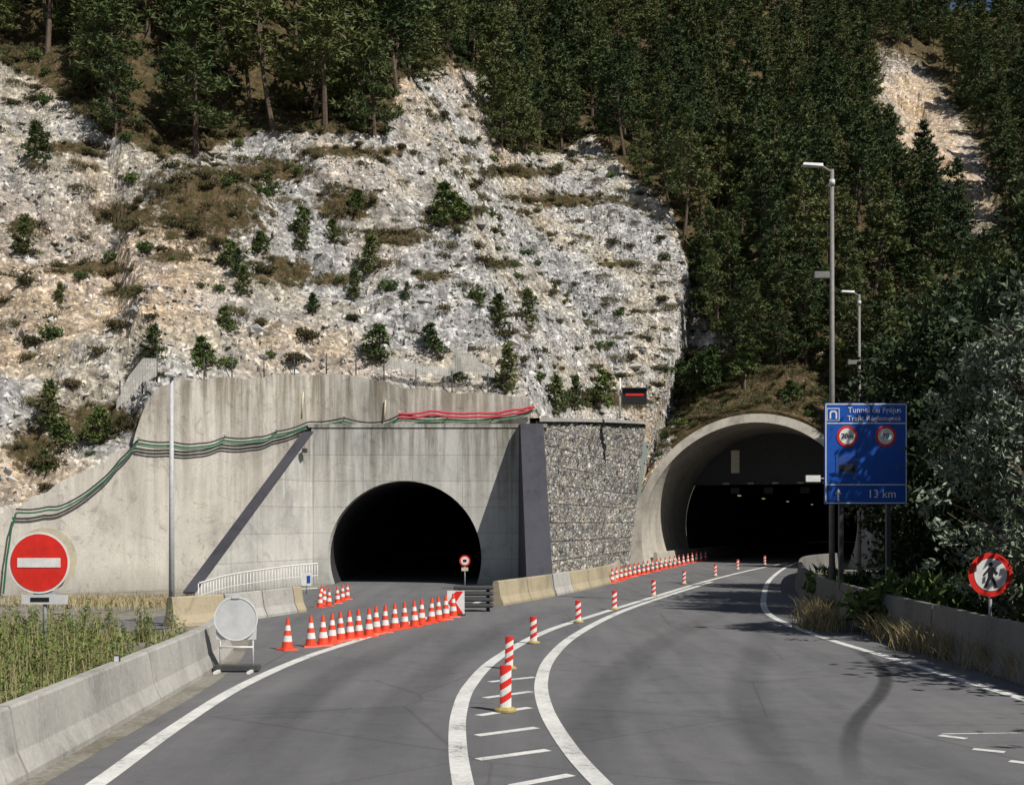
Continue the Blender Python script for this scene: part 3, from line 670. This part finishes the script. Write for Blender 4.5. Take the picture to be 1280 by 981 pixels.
# ---------------------------------------------------------------- railing
r=empty('guard_railing'); P=catmull([Vector((*G(*p),0)) for p in((248,764),(285,752),(325,745),(362,740),(397,737.5))],10)
hh=[.95+.25*i/len(P) for i in range(len(P))]
for k_ in(.08,.55,1.0): curve('rail',[p+Vector((0,0,h_*k_)) for p,h_ in zip(P,hh)],.032 if k_==1 else .018,m_white,r,False)
for p,h_ in zip(P,hh): cyl('baluster',p,p+Vector((0,0,h_)),.016,.016,m_white,r,n=6)
q=G(383,742); r=empty('information_panel'); box('board',(q[0],q[1],.62),(.42,.04,.55),m_white,r); box('symbol',(q[0]+.1,q[1]-.03,.62),(.14,.02,.3),m_blue,r); cyl('leg',(q[0],q[1]+.04,0),(q[0],q[1]+.04,.6),.03,.03,m_steel,r)
# ---------------------------------------------------------------- cables
def cab(name,pix,r_,mat,off=.18,dz=0):
    pts=[]
    for a,b in zip(pix[:-1],pix[1:]):
        for k in range(4):
            t=k/4; px=a[0]+(b[0]-a[0])*t; py=a[1]+(b[1]-a[1])*t+4*t*(1-t)*2.2; q=wallp(px,py+dz,off+.15); pts.append(q)
    pts.append(wallp(*pix[-1],off+.15)); return curve(name,pts,r_,mat,None,True)
path=[(20,640),(60,637),(85,632),(125,605),(150,578),(172,553),(215,556),(250,558),(280,550),(320,550),(345,543),(385,531),(430,526),(470,532),(500,522),(560,524),(620,523),(668,513)]
cab('power_cable',[(4,742),(8,700),(14,660)]+path,.04,m_green)
cab('power_cable',path,.035,m_black,dz=-4)
cab('power_cable',path[5:],.03,m_green,.22,dz=2.5)
for dz in(-2,2.5): cab('red_pipe',[(498,519),(540,515),(600,518),(640,514),(668,508)],.06,m_redp,.25,dz)
for px in(172,215,280,345,430,500,560,620): a=wallp(px,np.interp(px,[p[0] for p in path],[p[1] for p in path]),.3); cyl('cable_hook',a+Vector((0,.25,.15)),a+Vector((0,-.08,.3)),.03,.03,m_grey,rw,n=8)
for px,py,l in((377,490,32),(480,500,25)): 
    a=wallp(px,py+l,.1);b=wallp(px+2,py,.1); cyl('drain_pipe',a,b,.04,.04,m_cream,rw)
box('wall_camera',wallp(381,563,1.6),(.2,.4,.2),m_dsteel,rw)
def net(name,pts,h,parent):
    V=[];UV=[];L=0
    for i,p in enumerate(pts):
        if i: L+=(p-pts[i-1]).length
        V+=[p,p+Vector((0,.1,h[i]))]; UV+=[(L,0),(L,h[i])]
    return mobj(name,V,[(2*i,2*i+2,2*i+3,2*i+1) for i in range(len(pts)-1)],m_net,parent,uvs=UV)
M=MB('wire_netting',.6,.3); b=M.n('ShaderNodeTexBrick'); b.offset=0; b.inputs['Scale'].default_value=1
for a_,v_ in(('Brick Width',.12),('Row Height',.12),('Mortar Size',.014)): b.inputs[a_].default_value=v_
M.l(M.uv(),b.inputs['Vector']); M.col((.40,.39,.36)); tr=M.n('ShaderNodeBsdfTransparent'); mx=M.n('ShaderNodeMixShader')
M.l(M.math('MAXIMUM',b.outputs['Fac'],.5),mx.inputs[0]); M.l(tr.outputs[0],mx.inputs[1]); M.l(M.b.outputs[0],mx.inputs[2]); M.l(mx.outputs[0],M.nt.nodes['Material Output'].inputs[0]); m_net=M.m
r=empty('rockfall_fence')
net('netting',[wallp(145,512),wallp(160,498),wallp(178,478),wallp(196,470)],[.4,1.0,1.1,.8],r)
for px,py in((150,512),(178,492),(196,478)): a=wallp(px,py,-.1); cyl('post',a,a+Vector((0,0,1.3)),.04,.04,m_dsteel,r,n=8)
r=empty('rockfall_fence')
net('netting',[wallp(468,468,-.3),wallp(490,460,-.3),wallp(530,466,-.3),wallp(560,470,-.3),wallp(575,464,-.3),wallp(618,472,-.3)],[.1,.55,.35,.4,1.15,.3],r)
for px in(255,290,330,368,408,445,480,520,565,610):
    a=wallp(px,np.interp(px,[t[0] for t in TOP],[t[1] for t in TOP])+3,-.3); cyl('post',a,a+Vector((0,0,1.15)),.03,.03,m_dsteel,r,n=8)
r=empty('warning_display'); c=P3(793,496,74); box('case',c,(1.5,.3,.95),m_black,r); box('lettering_band',c+Vector((0,-.16,.12)),(1.1,.02,.13),m_red,r); box('hood',c+Vector((0,-.1,.52)),(1.6,.5,.06),m_dsteel,r); a=P3(775,513,74); cyl('post',a+Vector((0,0,-.5)),a+Vector((0,0,2)),.06,.06,m_white,r,n=8)
# ---------------------------------------------------------------- vegetation
def tube(pts,rad,n=6):
    V=[];T=[]; pts=[Vector(p) for p in pts]
    for i,p in enumerate(pts):
        d=(pts[min(i+1,len(pts)-1)]-pts[max(i-1,0)]).normalized(); a=d.orthogonal().normalized(); b=d.cross(a)
        for k in range(n): t=2*math.pi*k/n; V.append(p+a*math.cos(t)*rad[i]+b*math.sin(t)*rad[i])
    for i in range(len(pts)-1):
        for k in range(n):
            a=i*n+k;b=i*n+(k+1)%n; T+=[(a,b,b+n),(a,b+n,a+n)]
    return np.array([tuple(v) for v in V]),np.array(T)
class TM:
    def __init__(s): s.V=[];s.T=[];s.M=[];s.n=0
    def add(s,V,T,m): s.V.append(V);s.T.append(T+s.n);s.M.append(np.full(len(T),m));s.n+=len(V)
    def mesh(s,name,mats): return trimesh(name,np.vstack(s.V),np.vstack(s.T),mats,np.concatenate(s.M))
def tufts(C,n,l0,l1,w,up,R,flat=1.0):
    C=np.repeat(C,n,0); m=len(C); d=R.normal(size=(m,3)); d[:,2]=d[:,2]*flat+up; d/=np.linalg.norm(d,axis=1)[:,None]
    sd=np.cross(d,R.normal(size=(m,3))); sd/=np.linalg.norm(sd,axis=1)[:,None]
    L=R.uniform(l0,l1,(m,1)); st=C+d*L*.1; W=w*R.uniform(.6,1.4,(m,1))
    V=np.stack([st+sd*W*.5,st-sd*W*.5,st+d*L],1).reshape(-1,3); return V,np.arange(3*m).reshape(-1,3)
def leaves(C,l,w,R):
    m=len(C); d=R.normal(size=(m,3)); d/=np.linalg.norm(d,axis=1)[:,None]; sd=np.cross(d,R.normal(size=(m,3))); sd/=np.linalg.norm(sd,axis=1)[:,None]
    L=l*R.uniform(.6,1.4,(m,1)); W=w*R.uniform(.6,1.4,(m,1))
    V=np.stack([C-d*L*.5,C+sd*W*.5,C+d*L*.5,C-sd*W*.5],1).reshape(-1,3); b=np.arange(m)*4
    T=np.stack([np.stack([b,b+1,b+2],1),np.stack([b,b+2,b+3],1)],1).reshape(-1,3); return V,T
def pine(seed,h,zb,spread,nl,trunkr=.16,mat=None,tl=.5,tw=.13,pw=.75,nt=11):
    R=np.random.default_rng(seed); tm=TM(); bend=R.normal(size=2)*.25
    tpnt=lambda z:(bend[0]*math.sin(z/h*2.5),bend[1]*math.sin(z/h*2.0),z)
    zs=np.linspace(-.8,h,9); tm.add(*tube([tpnt(z) for z in zs],[trunkr*(1-.9*max(z,0)/h)+.01 for z in zs],6),0)
    CC=[]
    for i in range(nl):
        t=(i+R.uniform())/nl; t=round(t*14)/14+R.normal()*.012; t=min(max(t,0),1); z=h*(zb+(1-zb)*t); L=spread*((1-t)**pw*.9+.1)*R.uniform(.5,1.2)
        a=R.uniform(0,6.283); el=R.uniform(-.2,.12)+t*.45; o=Vector(tpnt(z)); dr=Vector((math.cos(a)*math.cos(el),math.sin(a)*math.cos(el),math.sin(el)))
        p1=o+dr*L*.5+Vector((0,0,-.05*L)); p2=o+dr*L+Vector((0,0,.05*L)); tm.add(*tube([o,p1,p2],[.035+.01*L,.02,.006],3),0)
        k=max(3,int(L*4.2)); sdv=Vector((-dr.y,dr.x,0))
        for j in range(k):
            u=.3+.7*(j+R.uniform())/k; wd=L*.28*(1.15-u)+.08; q=o+dr*L*u+sdv*R.normal()*wd+Vector((0,0,R.normal()*.05+.05)); CC.append(tuple(q))
    CC=np.array(CC); V,T=tufts(CC,nt,tl*.5,tl,tw,.3,R,.55); tm.add(V,T,1); return tm.mesh('pine_%d'%seed,[m_bark,mat or m_pine])
pines=[pine(1,9.5,.2,2.6,72),pine(2,8.5,.1,2.6,74),pine(3,10.5,.36,2.5,62),pine(4,7.5,.06,2.4,70),pine(5,11,.25,2.9,84),pine(6,9,.42,2.4,50)]
sap=[pine(21,1.9,.04,.95,40,.05,m_pine,.28,.08),pine(22,1.5,.02,1.0,40,.05,m_grn,.28,.09),pine(23,2.3,.05,1.1,44,.06,m_pine,.3,.08)]
def bush(seed,r,h,n,mat,l=.22,w=.09):
    R=np.random.default_rng(seed); tm=TM(); nb=7; C=[]
    cs=[(R.normal()*r*.45,R.normal()*r*.45,h*R.uniform(.15,.6)) for _ in range(nb)]
    for cx,cy,cz in cs:
        tm.add(*tube([(0,0,-.3),(cx*.5,cy*.5,cz*.6),(cx,cy,cz)],[.03,.02,.01],3),0)
        d=R.normal(size=(n//nb,3)); d/=np.linalg.norm(d,axis=1)[:,None]; rr=R.uniform(.3,1,(len(d),1))**.5; C.append(np.array([cx,cy,cz])+d*rr*np.array([r*.5,r*.5,h*.4]))
    V,T=tufts(np.vstack(C),3,l*.5,l,w,.5,R); tm.add(V,T,1); return tm.mesh('bush_%d'%seed,[m_bark,mat])
bushes=[bush(31,.9,.42,240,m_bush),bush(32,.7,.34,200,m_hgr,.3,.05),bush(33,1.1,.5,280,m_bush),bush(34,.8,.8,260,m_grn),bush(35,1.2,.35,300,m_hgr,.35,.05)]
def inst(me,name,loc,sc,parent=None,tilt=.06):
    o=bpy.data.objects.new(name,me); link(o,parent); o.location=loc; o.rotation_euler=(random.uniform(-tilt,tilt),random.uniform(-tilt,tilt),random.uniform(0,6.28)); o.scale=(sc*random.uniform(.9,1.1),)*2+(sc*random.uniform(.9,1.15),); return o
forest=empty('pine_forest'); placed={}
def okd(x,y,r):
    k=(int(x//r),int(y//r))
    for a in(-1,0,1):
        for b in(-1,0,1):
            for q in placed.get((k[0]+a,k[1]+b),[]):
                if (q[0]-x)**2+(q[1]-y)**2<r*r: return False
    placed.setdefault(k,[]).append((x,y)); return True
nt_=0
for i in rng.integers(0,NC*NR,60000):
    px,py=fPX[i],fPY[i]; x,y,z=fX[i],fY[i],fZ[i]
    if y<14 or px<-200 or px>1600 or py<-180 or fS[i]<2.5: continue
    if py>fy(px)+random.uniform(-12,6): continue
    cxo=1130+(py-100)*.45
    if y>70 and 60<py<430 and abs(px-cxo)<(60 if py<320 else 34) : continue
    if x>12 and y<60 and fS[i]<3.5: continue
    if not okd(x,y,2.9): continue
    inst(random.choice(pines),'pine_tree',(x,y,z-.25),random.uniform(.62,1.15),forest); nt_+=1
def hill_at(px,py):
    dd=(fPX-px)**2+(fPY-py)**2+ (fY>170)*1e6; 
    near=np.where(dd<dd.min()+9)[0]; j=near[np.argmin(fY[near])]; return (fX[j],fY[j],fZ[j])
for px,py,s_ in ((868,385,.62),(882,412,.7),(900,436,.75),(922,446,.8),(948,450,.7),(872,350,.6),(1010,452,.8),(975,455,.55)):
    inst(random.choice(pines[:2]),'pine_tree',hill_at(px,py),s_,forest)
for px,py,s_,k in ((280,332,.8,1),(301,368,.8,0),(288,412,.7,1),(372,292,.9,1),(378,312,.7,0),(455,346,1.0,0),(440,372,.8,0),(325,318,.8,1),(420,304,.7,0),(390,392,.6,0),(562,278,1.4,1),(578,276,1.0,1),(625,408,1.0,0),(659,402,1.0,0),(545,440,.8,1),(85,555,.8,1),(120,555,.9,1),(60,588,.6,1),(60,530,.9,0),(190,448,.8,0),(256,462,.9,1),(40,205,1.3,0),(28,315,1.0,0),(72,378,.5,0),(300,345,.7,0),(440,262,.8,1),(340,244,.7,0),(600,388,.4,0),(695,365,.4,0),(575,478,.5,2),(505,372,.4,0)):
    inst(sap[k],'pine_sapling',hill_at(px,py),s_)
for px,py,s_,k in ((630,490,1.0,0),(700,518,1.1,0),(745,505,1.3,1),(870,492,1.9,1),(900,480,1.6,1),(470,450,1.0,1),(845,500,1.4,0),(720,515,.8,2),(930,470,1.4,1),(990,500,1.0,1),(1060,470,1.3,0)):
    inst(sap[k],'pine_sapling',hill_at(px,py),s_*1.05)
scrub=empty('hillside_scrub'); placed={}; nb=0
for i in rng.integers(0,NC*NR,60000):
    px,py=fPX[i],fPY[i]
    if px<-100 or px>1200 or py<-20 or fS[i]<.4 or fS[i]>60 or fY[i]<30: continue
    if py<fy(px)-40: continue
    mnd=(830<px<1120 and py>435)
    if not mnd and fV[i]<.5 and random.random()>.06: continue
    if not okd(fX[i],fY[i],.6 if mnd else .85): continue
    ch=[bushes[1],bushes[4],bushes[4],bushes[3]] if mnd else ([bushes[0],bushes[1],bushes[2],bushes[4]] if random.random()<.88 else [bushes[3]])
    inst(random.choice(ch),'scrub_bush',(fX[i],fY[i],fZ[i]-.05),random.uniform(.3,.85),scrub); nb+=1
    if nb>1900: break
def broad(name,loc,h,r,zlo,mat,seed,nleaf=26000,ll=.17,lw=.08,cs=.22,nbr=46,ncl=7):
    R=np.random.default_rng(seed); tm=TM(); C=[]
    tm.add(*tube([(0,0,-.3),(.1,.1,h*.3),(-.1,.2,h*.6),(0,0,h*.9)],[.2,.16,.1,.03],8),0)
    for i in range(nbr):
        t=(i+.5)/nbr; z=zlo+(h-zlo)*t; rr=r*math.sqrt(max(.08,1-((t-.4)/.66)**2)); a=R.uniform(0,6.283); L=rr*R.uniform(.5,1.12)
        e=Vector((math.cos(a)*L,math.sin(a)*L,z)); s0=Vector((0,0,max(.5,z-L*.6))); mid=s0.lerp(e,.5)+Vector((0,0,.2))
        tm.add(*tube([s0,mid,e],[.07,.04,.012],4),0)
        for j in range(ncl):
            u=R.uniform(.45,1.05); q=s0.lerp(e,u)+Vector(R.normal(size=3)*.42); k=int(nleaf/(nbr*ncl)*R.uniform(.4,1.6)); g=R.normal(size=(k,3))*np.array([cs,cs,cs*.8])*R.uniform(.6,1.3); C.append(np.array(q)+g)
    V,T=leaves(np.vstack(C),ll,lw,R); tm.add(V,T,1); o=bpy.data.objects.new(name,tm.mesh(name,[m_bark,mat])); link(o); o.location=loc
broad('broadleaf_tree',(13.0,30,.2),8.4,2.7,.8,m_leaf,101,17000,.2,.075,.15,56,7)
broad('broadleaf_tree',(16.6,36,.8),13.0,3.8,1.5,m_dleaf,102,16000,.24,.13,.35)
broad('broadleaf_tree',(19.6,33,.8),13,3.6,1.5,m_dleaf,103,12000,.26,.15,.35)
broad('broadleaf_tree',(14.9,43,.4),9,2.8,1.0,m_dleaf,104,14000,.26,.14,.35)
broad('broadleaf_tree',(19.5,50,1.2),12,3.6,1.2,m_dleaf,105,12000,.28,.16,.4)
broad('broadleaf_tree',(14.6,19.5,.4),7.5,2.8,.8,m_dleaf,106,10000,.3,.18,.4)
broad('broadleaf_tree',(14.6,12,.4),8,3.0,.8,m_dleaf,107,9000,.3,.18,.4)
broad('broadleaf_tree',(16.5,45,.8),10,3.0,1.0,m_dleaf,108,9000,.3,.18,.4)
broad('roadside_shrub',(13.2,25.2,.1),4.6,1.9,.3,m_dleaf,109,8000,.22,.13,.3)
for px,py,s_ in((1075,672,1.0),(1110,690,1.3),(1150,700,1.4),(1180,705,1.2),(1040,668,1.1),(1210,700,1.3),(1260,700,1.3)):
    d=44 if px<1100 else 33; x=(px-640)/F*d; inst(bushes[3],'roadside_shrub',(x,d,.0),s_*1.5)
def grass(name,pts,hmin,hmax,w,mat,seed,lean=.35):
    R=np.random.default_rng(seed); P=np.array(pts); m=len(P); H=R.uniform(hmin,hmax,(m,1)); a=R.uniform(0,6.283,m); sd=np.stack([np.cos(a),np.sin(a),np.zeros(m)],1)*w*.5
    ld=np.concatenate([R.normal(size=(m,2))*lean,np.zeros((m,1))],1)*H; up=np.array([[0,0,1.0]])
    V=np.stack([P+sd,P-sd,P+ld*.4+up*H*.6-sd*.8,P+ld*.4+up*H*.6+sd*.8,P+ld+up*H],1).reshape(-1,3); b=np.arange(m)*5
    T=np.stack([np.stack([b,b+1,b+2],1),np.stack([b,b+2,b+3],1),np.stack([b+3,b+2,b+4],1)],1).reshape(-1,3)
    link(bpy.data.objects.new(name,trimesh(name,V,T,[mat])))
gx=rng.uniform(-24,-6.7,150000); gy=rng.uniform(11,31,150000); nn_=fbm(gx/1.3,gy/1.3,5,4)*1.5+rng.uniform(-.12,.12,150000)
keep=(nn_>-.02)&(gx<-6.7-(gy-24).clip(0)*.25)&(gx>-.52*gy-2)
pts=np.stack([gx,gy,np.full_like(gx,-.02)],1)[keep]; rng.shuffle(pts)
grass('roadside_weeds',pts[:24000],.08,.38,.02,m_weed,3)
grass('dry_grass',pts[24000:40000],.12,.55,.014,m_dry,13)
tall=pts[rng.uniform(size=len(pts))<.04]; R=np.random.default_rng(9)
st=[]; stem=[]
for p in tall[:700]:
    hh_=R.uniform(.45,1.2); stem.append(p)
    for k in range(10): st.append(p+np.array([R.normal()*.05,R.normal()*.05,hh_*(.15+.85*k/10)]))
tmm=TM(); V,T=tufts(np.array(st),5,.06,.15,.03,.5,R); tmm.add(V,T,0); link(bpy.data.objects.new('flowering_weeds',tmm.mesh('flowering_weeds',[m_weed])))
grass('weed_stems',np.repeat(np.array(stem),3,0),.6,1.25,.012,m_dry,14,.1)
pts=[]
for px,py,rr,n_ in((1022,785,.7,900),(1010,770,.4,400),(1040,770,.4,400),(1110,800,.5,500),(1145,812,.6,700),(1185,822,.6,600),(1240,838,.5,500),(1275,850,.4,300),(1090,795,.3,200)):
    gx_,gy_=G(px,py)
    q=rng.normal(size=(n_,2))*rr*.45; q[:,1]*=2.0; pts.append(np.stack([gx_+.15+q[:,0],gy_+q[:,1],np.full(n_,.0)],1))
grass('dry_grass',np.vstack(pts),.2,.75,.02,m_dry,4,.45)
gx=rng.uniform(10.2,16,26000); gy=rng.uniform(12,60,26000); k=(gx>9.9+np.clip(gy-38,0,99)*.2)
grass('verge_grass',np.stack([gx,gy,np.zeros_like(gx)],1)[k],.15,.7,.04,m_weed,6)
q=rng.uniform(size=(3500,1)); L_=np.array(G(262,757))*(1-q)+np.array(G(60,752))*q
grass('verge_grass',np.concatenate([L_+rng.normal(size=(3500,2))*1.2,np.zeros((3500,1))],1),.1,.35,.03,m_dry,8)
